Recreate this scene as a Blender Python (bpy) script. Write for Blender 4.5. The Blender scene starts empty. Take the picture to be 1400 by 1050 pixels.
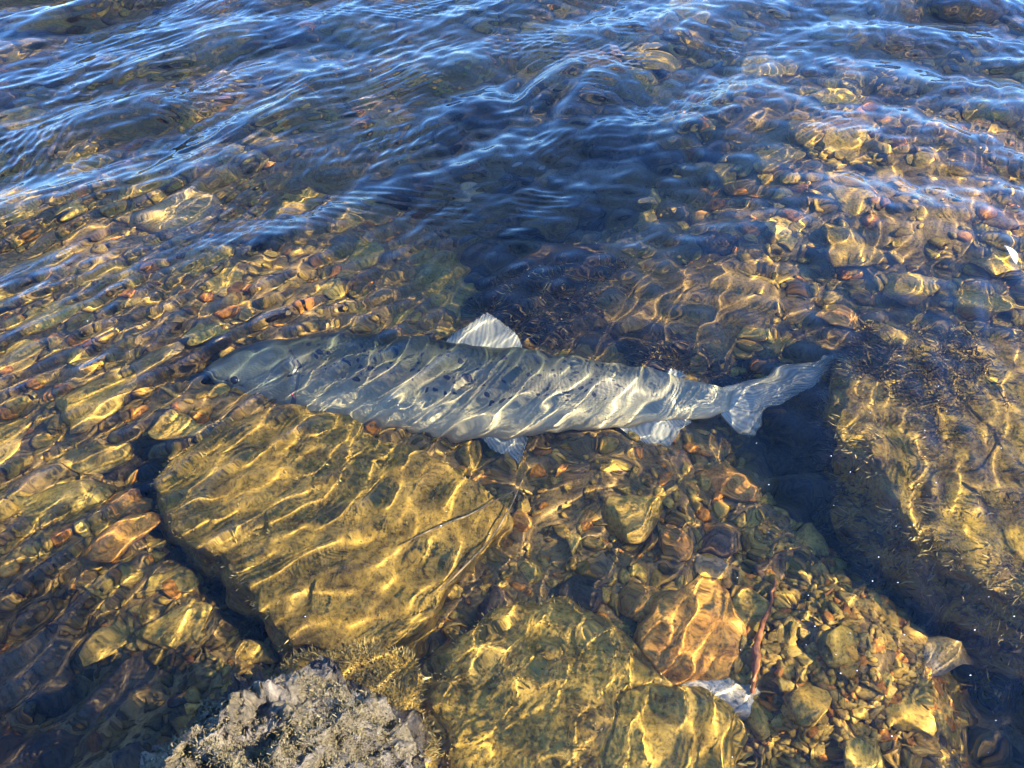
import bpy, bmesh, math, random
import numpy as np
from mathutils import Vector, Matrix

random.seed(7)
RNG = np.random.default_rng(11)
sc = bpy.context.scene
COL = sc.collection

# ------------------------------------------------------------------ camera
CAM_H = 0.72
PITCH = math.radians(45.5)
F_PX = 1058.0                      # focal length in pixels of the 1400 px wide photograph
cam = bpy.data.cameras.new('camera')
cam.sensor_fit = 'HORIZONTAL'
cam.sensor_width = 36.0
cam.lens = 36.0 * F_PX / 1400.0
cam.clip_start = 0.02
cam.clip_end = 3000
cam_ob = bpy.data.objects.new('camera', cam)
cam_ob.location = (0, 0, CAM_H)
cam_ob.rotation_euler = (math.radians(90) - PITCH, 0, 0)
COL.objects.link(cam_ob)
sc.camera = cam_ob

# ------------------------------------------------------------------ light
SUN_EL = math.radians(36)
SUN_AZ = Vector((0.96, -0.20, 0)).normalized()       # horizontal direction towards the sun
SUN_DIR = Vector((SUN_AZ.x * math.cos(SUN_EL), SUN_AZ.y * math.cos(SUN_EL), math.sin(SUN_EL)))
world = bpy.data.worlds.new('World')
sc.world = world
world.use_nodes = True
wn = world.node_tree.nodes
sky = wn.new('ShaderNodeTexSky')
sky.sky_type = 'NISHITA'
sky.sun_disc = False
sky.sun_elevation = SUN_EL
sky.sun_rotation = math.atan2(SUN_AZ.x, SUN_AZ.y)
sky.air_density = 1.0
sky.dust_density = 0.0
sky.ozone_density = 6.0
bg = wn['Background']
bg.inputs['Strength'].default_value = 0.115
tintn = wn.new('ShaderNodeMix'); tintn.data_type = 'RGBA'; tintn.blend_type = 'MULTIPLY'
tintn.inputs[0].default_value = 1.0
tintn.inputs[7].default_value = (0.66, 0.88, 1.22, 1)     # one even tint over the whole sky
world.node_tree.links.new(sky.outputs['Color'], tintn.inputs[6])
world.node_tree.links.new(tintn.outputs[2], bg.inputs['Color'])

sun = bpy.data.lights.new('sun', 'SUN')
sun.energy = 5.0
sun.angle = math.radians(0.53)
sun.color = (1.0, 0.89, 0.70)
sun.cycles.is_caustics_light = True
sun_ob = bpy.data.objects.new('sun', sun)
sun_ob.rotation_euler = SUN_DIR.to_track_quat('Z', 'Y').to_euler()
sun_ob.location = SUN_DIR * 20
COL.objects.link(sun_ob)

vs = sc.view_settings
vs.view_transform = 'Standard'
vs.look = 'None'
vs.exposure = 2.25
vs.gamma = 1.0
cy = sc.cycles
cy.use_denoising = True
cy.max_bounces = 8
cy.diffuse_bounces = 3
cy.glossy_bounces = 4
cy.transmission_bounces = 6
cy.caustics_refractive = True
cy.caustics_reflective = True
cy.sample_clamp_indirect = 4.0
cy.use_adaptive_sampling = True
cy.adaptive_threshold = 0.03

# ------------------------------------------------------------------ helpers
N_WATER = 1.333
def ray(px, py):
    u = (px - 700.0) / F_PX
    v = (525.0 - py) / F_PX
    d = Vector((u, math.cos(PITCH) + v * math.sin(PITCH), -math.sin(PITCH) + v * math.cos(PITCH)))
    return d.normalized()
def refr(px, py):
    """point on the water and direction below it of the line of sight through a photo pixel"""
    d = ray(px, py)
    t = -CAM_H / d.z
    p = Vector((0, 0, CAM_H)) + d * t
    h = Vector((d.x, d.y, 0)) / N_WATER
    return p, Vector((h.x, h.y, -math.sqrt(max(0.0, 1 - h.length_squared))))
def at(px, py, z):
    """world point at height z that the photo shows at this pixel"""
    if z >= 0:
        d = ray(px, py)
        return Vector((0, 0, CAM_H)) + d * ((z - CAM_H) / d.z)
    p, d = refr(px, py)
    return p + d * (z / d.z)

def _h(ix, iy, iz, s):
    n = (ix * 374761393 + iy * 668265263 + iz * 2147483647 + s * 1274126177) & 0xFFFFFFFF
    n = ((n ^ (n >> 13)) * 1274126177) & 0xFFFFFFFF
    n = (n ^ (n >> 16)) & 0xFFFFFFFF
    n = (n * 2246822519) & 0xFFFFFFFF
    n = n ^ (n >> 15)
    return (n & 0xFFFFFF) / float(0x7FFFFF) - 1.0
def vnoise(P, seed=0):
    P = np.asarray(P, float)
    I = np.floor(P).astype(np.int64)
    f = P - I
    u = f * f * f * (f * (f * 6 - 15) + 10)
    r = 0
    for dx in (0, 1):
        wx = u[:, 0] if dx else 1 - u[:, 0]
        for dy in (0, 1):
            wy = u[:, 1] if dy else 1 - u[:, 1]
            for dz in (0, 1):
                wz = u[:, 2] if dz else 1 - u[:, 2]
                r = r + wx * wy * wz * _h(I[:, 0] + dx, I[:, 1] + dy, I[:, 2] + dz, seed)
    return r
def fbm(P, seed=0, octaves=4, gain=0.5):
    P = np.asarray(P, float)
    a, s, t = 1.0, 1.0, 0
    for o in range(octaves):
        t = t + a * vnoise(P * s + 17.3 * o, seed + o)
        a *= gain
        s *= 2.07
    return t
def n2(x, y, scale, seed, octaves=3):
    x = np.asarray(x, float); y = np.asarray(y, float)
    P = np.stack([x.ravel() * scale, y.ravel() * scale, np.full(x.size, 0.37)], 1)
    return fbm(P, seed, octaves).reshape(x.shape)
def sstep(a, b, x):
    t = np.clip((x - a) / (b - a), 0, 1)
    return t * t * (3 - 2 * t)

def link(o, parent=None, **props):
    COL.objects.link(o)
    if parent:
        o.parent = parent
    for k, v in props.items():
        o[k] = v
    try:
        o.cycles.is_caustics_receiver = True
    except Exception:
        pass
    return o
def mesh_from(name, V, F, mat, smooth=True):
    m = bpy.data.meshes.new(name)
    V = np.asarray(V, np.float32)
    F = np.asarray(F, np.int32)
    k = F.shape[1]
    m.vertices.add(len(V)); m.vertices.foreach_set('co', V.ravel())
    m.loops.add(F.size); m.loops.foreach_set('vertex_index', F.ravel())
    m.polygons.add(len(F)); m.polygons.foreach_set('loop_start', np.arange(0, F.size, k, dtype=np.int32))
    if smooth:
        m.polygons.foreach_set('use_smooth', np.ones(len(F), bool))
    m.update(calc_edges=True)
    m.validate()
    if mat:
        m.materials.append(mat)
    return m
def grid_faces(nu, nv, wrap=False):
    """quads of an nu x nv lattice (index = i*nv + j); wrap joins the last j to the first"""
    i = np.arange(nu - 1)[:, None]
    j = np.arange(nv if wrap else nv - 1)[None, :]
    j2 = (j + 1) % nv
    return np.stack([i * nv + j, (i + 1) * nv + j, (i + 1) * nv + j2, i * nv + j2], -1).reshape(-1, 4)
def ico(sub):
    bm = bmesh.new()
    bmesh.ops.create_icosphere(bm, subdivisions=sub, radius=1.0)
    V = np.array([v.co[:] for v in bm.verts]); F = np.array([[v.index for v in f.verts] for f in bm.faces])
    bm.free()
    return V, F
def tube(name, pts, radii, mat, parent=None, seg=8, **props):
    pts = [Vector(p) for p in pts]
    V = []
    for i, p in enumerate(pts):
        t = (pts[min(i + 1, len(pts) - 1)] - pts[max(i - 1, 0)]).normalized()
        a = t.cross(Vector((0, 0, 1)))
        a = a.normalized() if a.length > 1e-4 else Vector((1, 0, 0))
        b = t.cross(a)
        for k in range(seg):
            q = 2 * math.pi * k / seg
            V.append(p + (a * math.cos(q) + b * math.sin(q)) * radii[i] * (1 + 0.12 * math.sin(3.1 * i + 2 * k)))
    F = [tuple(r) for r in grid_faces(len(pts), seg, True)]
    F += [tuple(range(seg))[::-1], tuple((len(pts) - 1) * seg + k for k in range(seg))]
    m = bpy.data.meshes.new(name)
    m.from_pydata([v[:] for v in V], [], F)
    for p in m.polygons:
        p.use_smooth = True
    m.materials.append(mat)
    return link(bpy.data.objects.new(name, m), parent, **props)

# ------------------------------------------------------------------ materials
def new_mat(name):
    m = bpy.data.materials.new(name)
    m.use_nodes = True
    nt = m.node_tree
    return m, nt, nt.nodes, nt.links, nt.nodes['Principled BSDF']
def ramp(nodes, stops):
    r = nodes.new('ShaderNodeValToRGB')
    e = r.color_ramp.elements
    while len(e) > 1:
        e.remove(e[-1])
    e[0].position, e[0].color = stops[0][0], (*stops[0][1], 1)
    for p, c in stops[1:]:
        x = e.new(p); x.color = (*c, 1)
    return r
def noise(nodes, links, coord, scale, detail=5, rough=0.6, dist=0.0):
    t = nodes.new('ShaderNodeTexNoise')
    t.inputs['Scale'].default_value = scale
    t.inputs['Detail'].default_value = detail
    t.inputs['Roughness'].default_value = rough
    t.inputs['Distortion'].default_value = dist
    links.new(coord, t.inputs['Vector'])
    return t
def mixc(nodes, links, fac, a, b, blend='MIX'):
    m = nodes.new('ShaderNodeMix')
    m.data_type = 'RGBA'
    m.blend_type = blend
    for s, v in ((0, fac), (6, a), (7, b)):
        if hasattr(v, 'node'):
            links.new(v, m.inputs[s])
        elif s == 0:
            m.inputs[0].default_value = v
        else:
            m.inputs[s].default_value = (*v, 1)
    return m.outputs[2]
def stone_mat(name, dark, mid, light, film=(0.42, 0.265, 0.04), film_amt=0.5, rough=0.75, scale=1.0, tint=False, bump=0.5):
    """mineral mottling, a patchy film of yellow-brown algae and silt, fine grain relief"""
    m, nt, N, L, P = new_mat(name)
    tc = N.new('ShaderNodeTexCoord')
    oi = N.new('ShaderNodeObjectInfo')
    add = N.new('ShaderNodeVectorMath'); add.operation = 'MULTIPLY_ADD'
    add.inputs[1].default_value = (1, 1, 1)
    rnd = N.new('ShaderNodeVectorMath'); rnd.operation = 'SCALE'
    rnd.inputs[0].default_value = (13.1, 7.7, 3.3)
    L.new(oi.outputs['Random'], rnd.inputs['Scale'])
    geo = N.new('ShaderNodeNewGeometry')
    L.new(geo.outputs['Position'], add.inputs[0]); L.new(rnd.outputs[0], add.inputs[2])
    c = add.outputs[0]
    a = noise(N, L, c, 38 * scale, 8, 0.68, 0.4)
    r = ramp(N, [(0.30, dark), (0.50, mid), (0.72, light)])
    L.new(a.outputs['Fac'], r.inputs[0])
    b = noise(N, L, c, 16 * scale, 6, 0.62, 0.8)
    rb = ramp(N, [(0.43, (0, 0, 0)), (0.57, (1, 1, 1))]); L.new(b.outputs['Fac'], rb.inputs[0])
    f = N.new('ShaderNodeMath'); f.operation = 'MULTIPLY'; f.inputs[1].default_value = film_amt
    L.new(rb.outputs[0], f.inputs[0])
    col = mixc(N, L, f.outputs[0], r.outputs[0], film)
    sp = noise(N, L, c, 240 * scale, 3, 0.7)
    rs = ramp(N, [(0.34, (0.32, 0.30, 0.27)), (0.5, (1, 1, 1)), (0.68, (1.35, 1.3, 1.2))]); L.new(sp.outputs['Fac'], rs.inputs[0])
    col = mixc(N, L, 0.8, col, rs.outputs[0], 'MULTIPLY')
    vr = N.new('ShaderNodeMapRange')
    vr.inputs['To Min'].default_value = 0.62; vr.inputs['To Max'].default_value = 1.2
    L.new(oi.outputs['Random'], vr.inputs['Value'])
    col = mixc(N, L, 1.0, col, vr.outputs[0], 'MULTIPLY')
    if tint:
        at_ = N.new('ShaderNodeAttribute'); at_.attribute_name = 'tint'
        col = mixc(N, L, 1.0, col, at_.outputs['Color'], 'MULTIPLY')
    L.new(col, P.inputs['Base Color'])
    P.inputs['Roughness'].default_value = rough
    P.inputs['Specular IOR Level'].default_value = 0.15
    bp = N.new('ShaderNodeBump'); bp.inputs['Strength'].default_value = bump; bp.inputs['Distance'].default_value = 0.004
    bn = noise(N, L, c, 120 * scale, 8, 0.7)
    L.new(bn.outputs['Fac'], bp.inputs['Height']); L.new(bp.outputs[0], P.inputs['Normal'])
    return m

M = {}
M['gold'] = stone_mat('golden_stone', (0.13, 0.075, 0.014), (0.36, 0.225, 0.04), (0.56, 0.38, 0.09), film_amt=0.5)
M['olive'] = stone_mat('olive_stone', (0.08, 0.054, 0.013), (0.25, 0.175, 0.034), (0.40, 0.295, 0.075), film=(0.36, 0.245, 0.038), film_amt=0.6)
M['brown'] = stone_mat('brown_stone', (0.06, 0.035, 0.017), (0.17, 0.10, 0.045), (0.29, 0.19, 0.09), film_amt=0.35)
M['rust'] = stone_mat('rusty_stone', (0.17, 0.07, 0.014), (0.42, 0.19, 0.032), (0.60, 0.32, 0.07), film=(0.50, 0.28, 0.045), film_amt=0.35)
M['grey'] = stone_mat('grey_stone', (0.09, 0.07, 0.045), (0.20, 0.155, 0.09), (0.34, 0.27, 0.16), film_amt=0.5)
M['dark'] = stone_mat('dark_stone', (0.018, 0.013, 0.009), (0.05, 0.035, 0.02), (0.12, 0.085, 0.04), film=(0.14, 0.10, 0.035), film_amt=0.35)
M['pale'] = stone_mat('pale_stone', (0.18, 0.125, 0.055), (0.32, 0.235, 0.11), (0.44, 0.345, 0.18), film_amt=0.6)
M['quartz'] = stone_mat('white_quartz', (0.30, 0.25, 0.16), (0.48, 0.42, 0.29), (0.62, 0.56, 0.42), film_amt=0.3)
M['slab'] = stone_mat('slab_stone', (0.08, 0.048, 0.010), (0.30, 0.19, 0.034), (0.50, 0.34, 0.075), film=(0.41, 0.262, 0.038), film_amt=0.6, scale=0.8, bump=0.8)
M['boulder'] = stone_mat('boulder_stone', (0.06, 0.038, 0.010), (0.19, 0.12, 0.025), (0.38, 0.26, 0.055), film=(0.38, 0.25, 0.035), film_amt=0.7, bump=0.8)
M['gravel'] = stone_mat('gravel_stone', (0.17, 0.10, 0.02), (0.40, 0.25, 0.045), (0.58, 0.40, 0.095), tint=True)
M['bed'] = stone_mat('bed_silt', (0.05, 0.032, 0.012), (0.14, 0.09, 0.028), (0.26, 0.17, 0.055), film=(0.25, 0.16, 0.04), film_amt=0.5)
M['wetrock'] = stone_mat('wet_lichen_rock', (0.02, 0.017, 0.013), (0.075, 0.06, 0.04), (0.25, 0.215, 0.165), film=(0.095, 0.07, 0.022), film_amt=0.6, rough=0.35, scale=1.3, bump=1.0)
M['wetrock'].node_tree.nodes['Principled BSDF'].inputs['Specular IOR Level'].default_value = 0.6

def plain(name, col, rough=0.6, var=0.4, scale=80, spec=0.3, trans=0.0):
    m, nt, N, L, P = new_mat(name)
    geo = N.new('ShaderNodeNewGeometry')
    a = noise(N, L, geo.outputs['Position'], scale, 4)
    r = ramp(N, [(0.3, tuple(c * (1 - var) for c in col)), (0.7, tuple(min(1, c * (1 + var)) for c in col))])
    L.new(a.outputs['Fac'], r.inputs[0]); L.new(r.outputs[0], P.inputs['Base Color'])
    P.inputs['Roughness'].default_value = rough
    P.inputs['Specular IOR Level'].default_value = spec
    return m
M['algae'] = plain('brown_algae', (0.08, 0.05, 0.015), 0.6, 0.6, 60)
M['algae_gold'] = plain('golden_algae', (0.30, 0.22, 0.06), 0.6, 0.5, 60)
M['moss'] = plain('green_moss', (0.11, 0.09, 0.04), 0.6, 0.75, 120)
M['root'] = plain('red_root', (0.25, 0.095, 0.03), 0.6, 0.5, 120)
M['twig'] = plain('twig_bark', (0.20, 0.14, 0.06), 0.7, 0.5, 150)
M['leaf'] = plain('pale_leaf', (0.72, 0.68, 0.50), 0.5, 0.2, 100)
M['speck'] = plain('pale_speck', (0.8, 0.8, 0.75), 0.6, 0.1, 100)

# ------------------------------------------------------------------ river bed
def gauss(x, y, px, py, rx, ry, z=-0.2):
    p = at(px, py, z)
    return np.exp(-((x - p.x) / rx) ** 2 - ((y - p.y) / ry) ** 2)
def bed_exact(x, y):
    x = np.asarray(x, float); y = np.asarray(y, float)
    z = -0.18 - 0.10 * sstep(0.8, 1.9, y) - 0.5 * sstep(3, 30, np.abs(y)) - 0.3 * sstep(3, 30, np.abs(x))
    z = z + 0.075 * sstep(-0.05, -0.4, x) * sstep(1.7, 0.8, y)                  # shallower on the left
    tr = 0
    for px, py in ((1090, 600), (1150, 670), (1230, 745), (1310, 825), (1375, 910), (1400, 1000), (1430, 1080)):
        tr = np.maximum(tr, gauss(x, y, px, py, 0.085, 0.085, -0.25))
    z = z - 0.17 * tr                                                          # silty trough along the big boulder
    z = z - 0.16 * gauss(x, y, 650, 330, 0.06, 0.16) - 0.30 * gauss(x, y, 730, 220, 0.24, 0.20)
    z = z - 0.13 * gauss(x, y, 70, 930, 0.11, 0.10)  # hollow sunk to strengthen the mossy rock's shade
    z = z + 0.09 * gauss(x, y, 1140, 930, 0.15, 0.10) + 0.05 * gauss(x, y, 820, 700, 0.13, 0.07) + 0.06 * gauss(x, y, 650, 830, 0.10, 0.08)
    z = z + 0.12 * gauss(x, y, 1250, 330, 0.35, 0.22) + 0.06 * gauss(x, y, 980, 430, 0.2, 0.10) + 0.16 * gauss(x, y, 1150, 180, 0.45, 0.3)
    z = z + 0.07 * gauss(x, y, 130, 200, 0.5, 0.4)
    gap = 0
    for px, py in ((205, 645), (205, 680), (222, 712), (250, 740), (280, 768), (308, 798), (335, 828), (362, 858), (385, 875)):
        gap = np.maximum(gap, gauss(x, y, px, py, 0.03, 0.03, -0.2))
    z = z - 0.12 * gap                                                         # open gap along the flat rock
    for px, py in ((270, 512), (330, 520), (420, 530), (520, 540)):
        z = np.minimum(z, -0.06 - 0.14 * gauss(x, y, px, py, 0.05, 0.05, -0.18))            # hollow the head lies in
        z = z - 0.05 * gauss(x, y, px, py, 0.06, 0.06, -0.18)
    z = z + 0.018 * n2(x, y, 6.0, 3, 4) + 0.004 * n2(x, y, 45, 9, 3)
    return z
_lx = np.arange(-2.4, 2.4, 0.01); _ly = np.arange(-0.6, 2.8, 0.01)
_LZ = bed_exact(*np.meshgrid(_lx, _ly, indexing='ij'))
def bed(x, y):
    """height of the bed, read off a 1 cm lattice"""
    i = min(max((x + 2.4) / 0.01, 0), len(_lx) - 1.001); j = min(max((y + 0.6) / 0.01, 0), len(_ly) - 1.001)
    a, b = int(i), int(j); u, v = i - a, j - b
    return (_LZ[a, b] * (1 - u) + _LZ[a + 1, b] * u) * (1 - v) + (_LZ[a, b + 1] * (1 - u) + _LZ[a + 1, b + 1] * u) * v
def axis(knots):
    """monotone list of coordinates; knots = [(position, spacing), ...]"""
    out = [knots[0][0]]
    for (a, sa), (b, sb) in zip(knots[:-1], knots[1:]):
        while out[-1] < b - 1e-9:
            f = (out[-1] - a) / (b - a)
            s = math.exp(math.log(sa) * (1 - f) + math.log(sb) * f)
            out.append(min(b, out[-1] + s))
    return np.array(out)
bx_ = axis([(-400, 120), (-30, 6), (-2.5, 0.25), (-1.5, 0.012), (1.5, 0.012), (2.5, 0.25), (30, 6), (400, 120)])
by_ = axis([(-60, 20), (-2, 0.5), (-0.2, 0.012), (1.9, 0.014), (3.2, 0.2), (30, 6), (600, 150)])
X, Y = np.meshgrid(bx_, by_, indexing='ij')
V = np.stack([X, Y, bed_exact(X, Y)], -1).reshape(-1, 3)
link(bpy.data.objects.new('river_bed', mesh_from('river_bed', V, grid_faces(len(bx_), len(by_)), M['bed'])), kind='structure')

# ------------------------------------------------------------------ water surface
def build_water():
    xs = axis([(-400, 120), (-30, 6), (-3, 0.3), (-1.9, 0.012), (-0.85, 0.0031), (0.85, 0.0031), (1.9, 0.012), (3, 0.3), (30, 6), (400, 120)])
    ys = axis([(-60, 20), (-2, 0.4), (-0.35, 0.012), (0.1, 0.0031), (1.0, 0.0031), (2.3, 0.006), (4, 0.3), (30, 6), (600, 150)])
    X, Y = np.meshgrid(xs, ys, indexing='ij')
    sub = (np.abs(X) < 4) & (Y > -3) & (Y < 6)
    x, y = X[sub], Y[sub]
    rg = np.random.default_rng(5)
    wx = x + 0.035 * n2(x, y, 3.0, 21, 2); wy = y + 0.035 * n2(x, y, 3.0, 22, 2)
    h = np.zeros_like(x)
    crest = math.radians(43)                       # direction the crests run in
    def comp(amp, lam, ang, env, sharp=0.0):
        k = 2 * math.pi / lam
        ph = k * (wx * math.cos(ang) + wy * math.sin(ang)) + rg.uniform(0, 6.28)
        s = np.sin(ph)
        if sharp:
            s = s + sharp * np.cos(2 * ph)
        return amp * s * env
    far = sstep(0.75, 1.35, y + 0.12 * n2(x, y, 2.0, 31, 2) + 0.10 * np.abs(x) * 0)
    near = 1 - far
    left = sstep(0.25, -0.25, x + 0.1 * n2(x, y, 3, 33, 2))
    calm = sstep(0.15, 0.5, x) * sstep(0.62, 0.40, y)
    gust = 0.65 + 0.5 * n2(x, y, 2.6, 35, 2)
    # directional wavelets (diagonal caustic lines)
    e = (0.25 + 0.72 * left) * (1 - 0.35 * calm) * (0.75 + 0.35 * n2(x, y, 4, 36, 2))
    for i in range(16):
        lam = rg.uniform(0.0165, 0.048)
        ang = crest + math.pi / 2 + rg.normal(0, 0.32)
        h += comp(0.0150 * lam ** 1.3, lam, ang, e)
    # wavelets from all sides (net-like caustics)
    e = (1.0 - 0.45 * left) * (1 - 0.15 * calm)
    for i in range(18):
        lam = rg.uniform(0.022, 0.085)
        h += comp(0.0125 * lam ** 1.3, lam, rg.uniform(0, 6.28), e)
    # long gentle undulation everywhere
    for i in range(5):
        lam = rg.uniform(0.12, 0.35)
        h += comp(0.0014 * lam, lam, crest + math.pi / 2 + rg.normal(0, 0.4), np.ones_like(x), 0.1)
    # larger waves further out: broken into short, wandering crests by strong warping and gusts
    f = far > 1e-4
    xa, ya = x[f], y[f]
    env = (far * gust)[f]
    rt = sstep(0.25, 0.8, xa + 0.15 * n2(xa, ya, 2, 41, 2))            # crests turn on the right-hand side
    hf = np.zeros_like(xa)
    wx0, wy0 = wx, wy
    for i in range(20):
        wx = xa + 0.10 * n2(xa, ya, 1.6, 120 + i, 1); wy = ya + 0.10 * n2(xa, ya, 1.6, 150 + i, 1)
        lam = rg.uniform(0.10, 0.46)
        right = i % 3 == 0
        ang = math.pi / 2 + (rg.normal(math.radians(-22), 0.3) if right else rg.normal(math.radians(54), 0.30))
        g = sstep(-0.3, 0.55, n2(xa, ya, 1.9, 180 + i, 1)) * ((0.15 + 1.1 * rt) if right else (1.1 - 0.75 * rt))
        hf += comp(0.0240 * lam, lam, ang, env * g, 0.25)
    for i in range(8):
        wx = xa + 0.04 * n2(xa, ya, 3.0, 220 + i, 1); wy = ya + 0.04 * n2(xa, ya, 3.0, 240 + i, 1)
        lam = rg.uniform(0.035, 0.09)
        ang = math.radians(50) + math.pi / 2 + rg.normal(0, 0.6)
        g = sstep(0.15, 0.8, n2(xa, ya, 3.2, 260 + i, 1))
        hf += comp(0.015 * lam, lam, ang, env * g, 0.15)
    wx, wy = wx0, wy0
    h[f] += hf
    # trains of capillary ripples riding on the larger waves
    for i in range(7):
        lam = rg.uniform(0.013, 0.021)
        ang = crest + math.pi / 2 + rg.normal(0, 0.45)
        patch = sstep(0.45, 0.85, n2(x, y, 4.5, 60 + i, 2))
        h += comp(0.020 * lam, lam, ang, patch * (0.12 + far))
    edge = sstep(3.4, 2.2, np.abs(x)) * sstep(5.5, 3.0, y) * sstep(-2.2, -0.8, y)
    Z = np.zeros_like(X)
    Z[sub] = h * edge
    return xs, ys, X, Y, Z
wm, nt, N, L, P = new_mat('clear_water')
N.remove(P)
g = N.new('ShaderNodeBsdfGlass')
g.inputs['IOR'].default_value = N_WATER
g.inputs['Roughness'].default_value = 0.0
g.inputs['Color'].default_value = (1, 1, 1, 1)
L.new(g.outputs[0], N['Material Output'].inputs['Surface'])
xs, ys, X, Y, Z = build_water()
wo = bpy.data.objects.new('water', mesh_from('water', np.stack([X, Y, Z], -1).reshape(-1, 3), grid_faces(len(xs), len(ys)), wm))
link(wo, kind='structure')
wo.cycles.is_caustics_receiver = False
wo.cycles.is_caustics_caster = True

# ------------------------------------------------------------------ big rocks
FOOT = []                                                # footprints (polygon in x, y) of the big rocks
def poly_radius(poly, c, th):
    """distance from c to the outline in each direction th (star-shaped outline)"""
    P = np.array([(p[0] - c[0], p[1] - c[1]) for p in poly])
    a = np.arctan2(P[:, 1], P[:, 0]); r = np.hypot(P[:, 0], P[:, 1])
    o = np.argsort(a); a, r = a[o], r[o]
    a = np.concatenate([a - 2 * np.pi, a, a + 2 * np.pi]); r = np.tile(r, 3)
    return np.interp(th, a, r)
def big_rock(name, label, outline, ztop, zbot, mat, drop=0.02, rough=0.006, tilt=(0, 0), flare=0.12, seed=1, corner=0.82,
             ntheta=150, cat='rock', relief=9.0, fine=0.0015, crack=0.0):
    """a boulder whose crown has the given outline (photo pixels) at height ztop; sides run down to zbot"""
    pts = [at(px, py, ztop) for px, py in outline]
    c = (sum(p.x for p in pts) / len(pts), sum(p.y for p in pts) / len(pts))
    FOOT.append(([(p.x, p.y) for p in pts], ztop))
    th = np.linspace(-np.pi, np.pi, ntheta, endpoint=False)
    R = poly_radius([(p.x, p.y) for p in pts], c, th)
    R = 0.25 * np.roll(R, 1) + 0.5 * R + 0.25 * np.roll(R, -1)
    s = np.concatenate([np.linspace(0.0, 1, 90 if crack else 56)[1:], np.linspace(1, 2, 26)[1:]])
    S, T = np.meshgrid(s, th, indexing='ij')
    RR = np.broadcast_to(R, S.shape)
    top = np.clip(S, 0, 1); side = np.clip(S - 1, 0, 1)
    x = c[0] + RR * np.cos(T) * (top + flare * side ** 0.7)
    y = c[1] + RR * np.sin(T) * (top + flare * side ** 0.7)
    edge = np.clip((top - corner) / (1 - corner), 0, 1)
    z = ztop - drop * (0.5 * top ** 2 + 0.5 * edge ** 2) + tilt[0] * (x - c[0]) + tilt[1] * (y - c[1])
    z = z + (zbot - z) * (side ** 1.2)
    V = np.stack([x, y, z], -1).reshape(-1, 3)
    V = np.concatenate([V, [[c[0], c[1], ztop]]])
    q = fbm(V * relief, seed, 5, 0.55)
    V[:, 2] += rough * q
    w = (0.35 + 0.65 * np.concatenate([S.ravel(), [0.0]]))
    V[:, 0] += rough * 1.3 * w * fbm(V * relief * 1.3 + 31, seed + 7, 4, 0.55)
    V[:, 1] += rough * 1.3 * w * fbm(V * relief * 1.3 + 57, seed + 9, 4, 0.55)
    V[:, 2] += fine * fbm(V * 70, seed + 3, 3, 0.6)
    if crack:                                            # winding cracks and shallow steps in the bedding
        cr_ = fbm(V * (5.5, 5.5, 2) + 3.1, seed + 21, 3, 0.5)
        V[:, 2] -= crack * np.exp(-(cr_ / 0.035) ** 2)
        V[:, 2] += 0.5 * crack * np.tanh(14 * fbm(V * (7, 7, 2) + 8.3, seed + 27, 3, 0.5))
    n = len(s)
    F = grid_faces(n, ntheta, True)
    m = bpy.data.meshes.new(name)
    k = len(V) - 1
    faces = [tuple(int(v) for v in f) for f in F] + [(k, j, (j + 1) % ntheta) for j in range(ntheta)]
    m.from_pydata(V.tolist(), [], faces)
    for p in m.polygons:
        p.use_smooth = True
    m.materials.append(mat)
    o = link(bpy.data.objects.new(name, m), label=label, category=cat)
    return o
def tufts(rock, name, mat, count, length, width, rg, zmin=-9, zmax=9, lean=0.8, keep=None, nz=0.15, flow=0.0):
    """short blades of moss or algae rooted on the upper side of a rock, as one part of it"""
    me = rock.data
    c = np.array([p.center[:] for p in me.polygons]); n = np.array([p.normal[:] for p in me.polygons])
    a = np.array([p.area for p in me.polygons])
    ok = (n[:, 2] > nz) & (c[:, 2] > zmin) & (c[:, 2] < zmax)
    if keep is not None:
        ok &= keep(c)
    patch = fbm(c * 14, 91, 3)
    w = a * ok * np.clip(0.55 + patch, 0.02, 2)
    idx = rg.choice(len(c), count, p=w / w.sum())
    V, F = [], []
    for i in idx:
        p = c[i] + rg.normal(0, 0.002, 3); d = n[i] * (0.9 - 0.6 * flow) + rg.normal(0, lean * (0.6 - 0.25 * flow), 3) + np.array([-0.85, -0.45, 0.05]) * flow; d[2] += 0.15
        d /= np.linalg.norm(d)
        t = np.cross(d, rg.normal(0, 1, 3)); t /= np.linalg.norm(t) + 1e-9
        l = length * rg.uniform(0.5, 1.4); wd = width * rg.uniform(0.6, 1.4)
        bend = rg.normal(0, 0.35, 3) * l
        k = len(V)
        V += [p - t * wd * 0.4 - n[i] * 0.002, p + t * wd * 0.4 - n[i] * 0.002, p + d * l * 0.55 + t * wd + bend * 0.3,
              p + d * l * 0.55 - t * wd + bend * 0.3, p + d * l + bend]
        F += [(k, k + 1, k + 2, k + 3), (k + 3, k + 2, k + 4)]
    m = bpy.data.meshes.new(name)
    m.from_pydata([tuple(v) for v in V], [], F)
    m.materials.append(mat)
    return link(bpy.data.objects.new(name, m), rock, kind='stuff')

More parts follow.
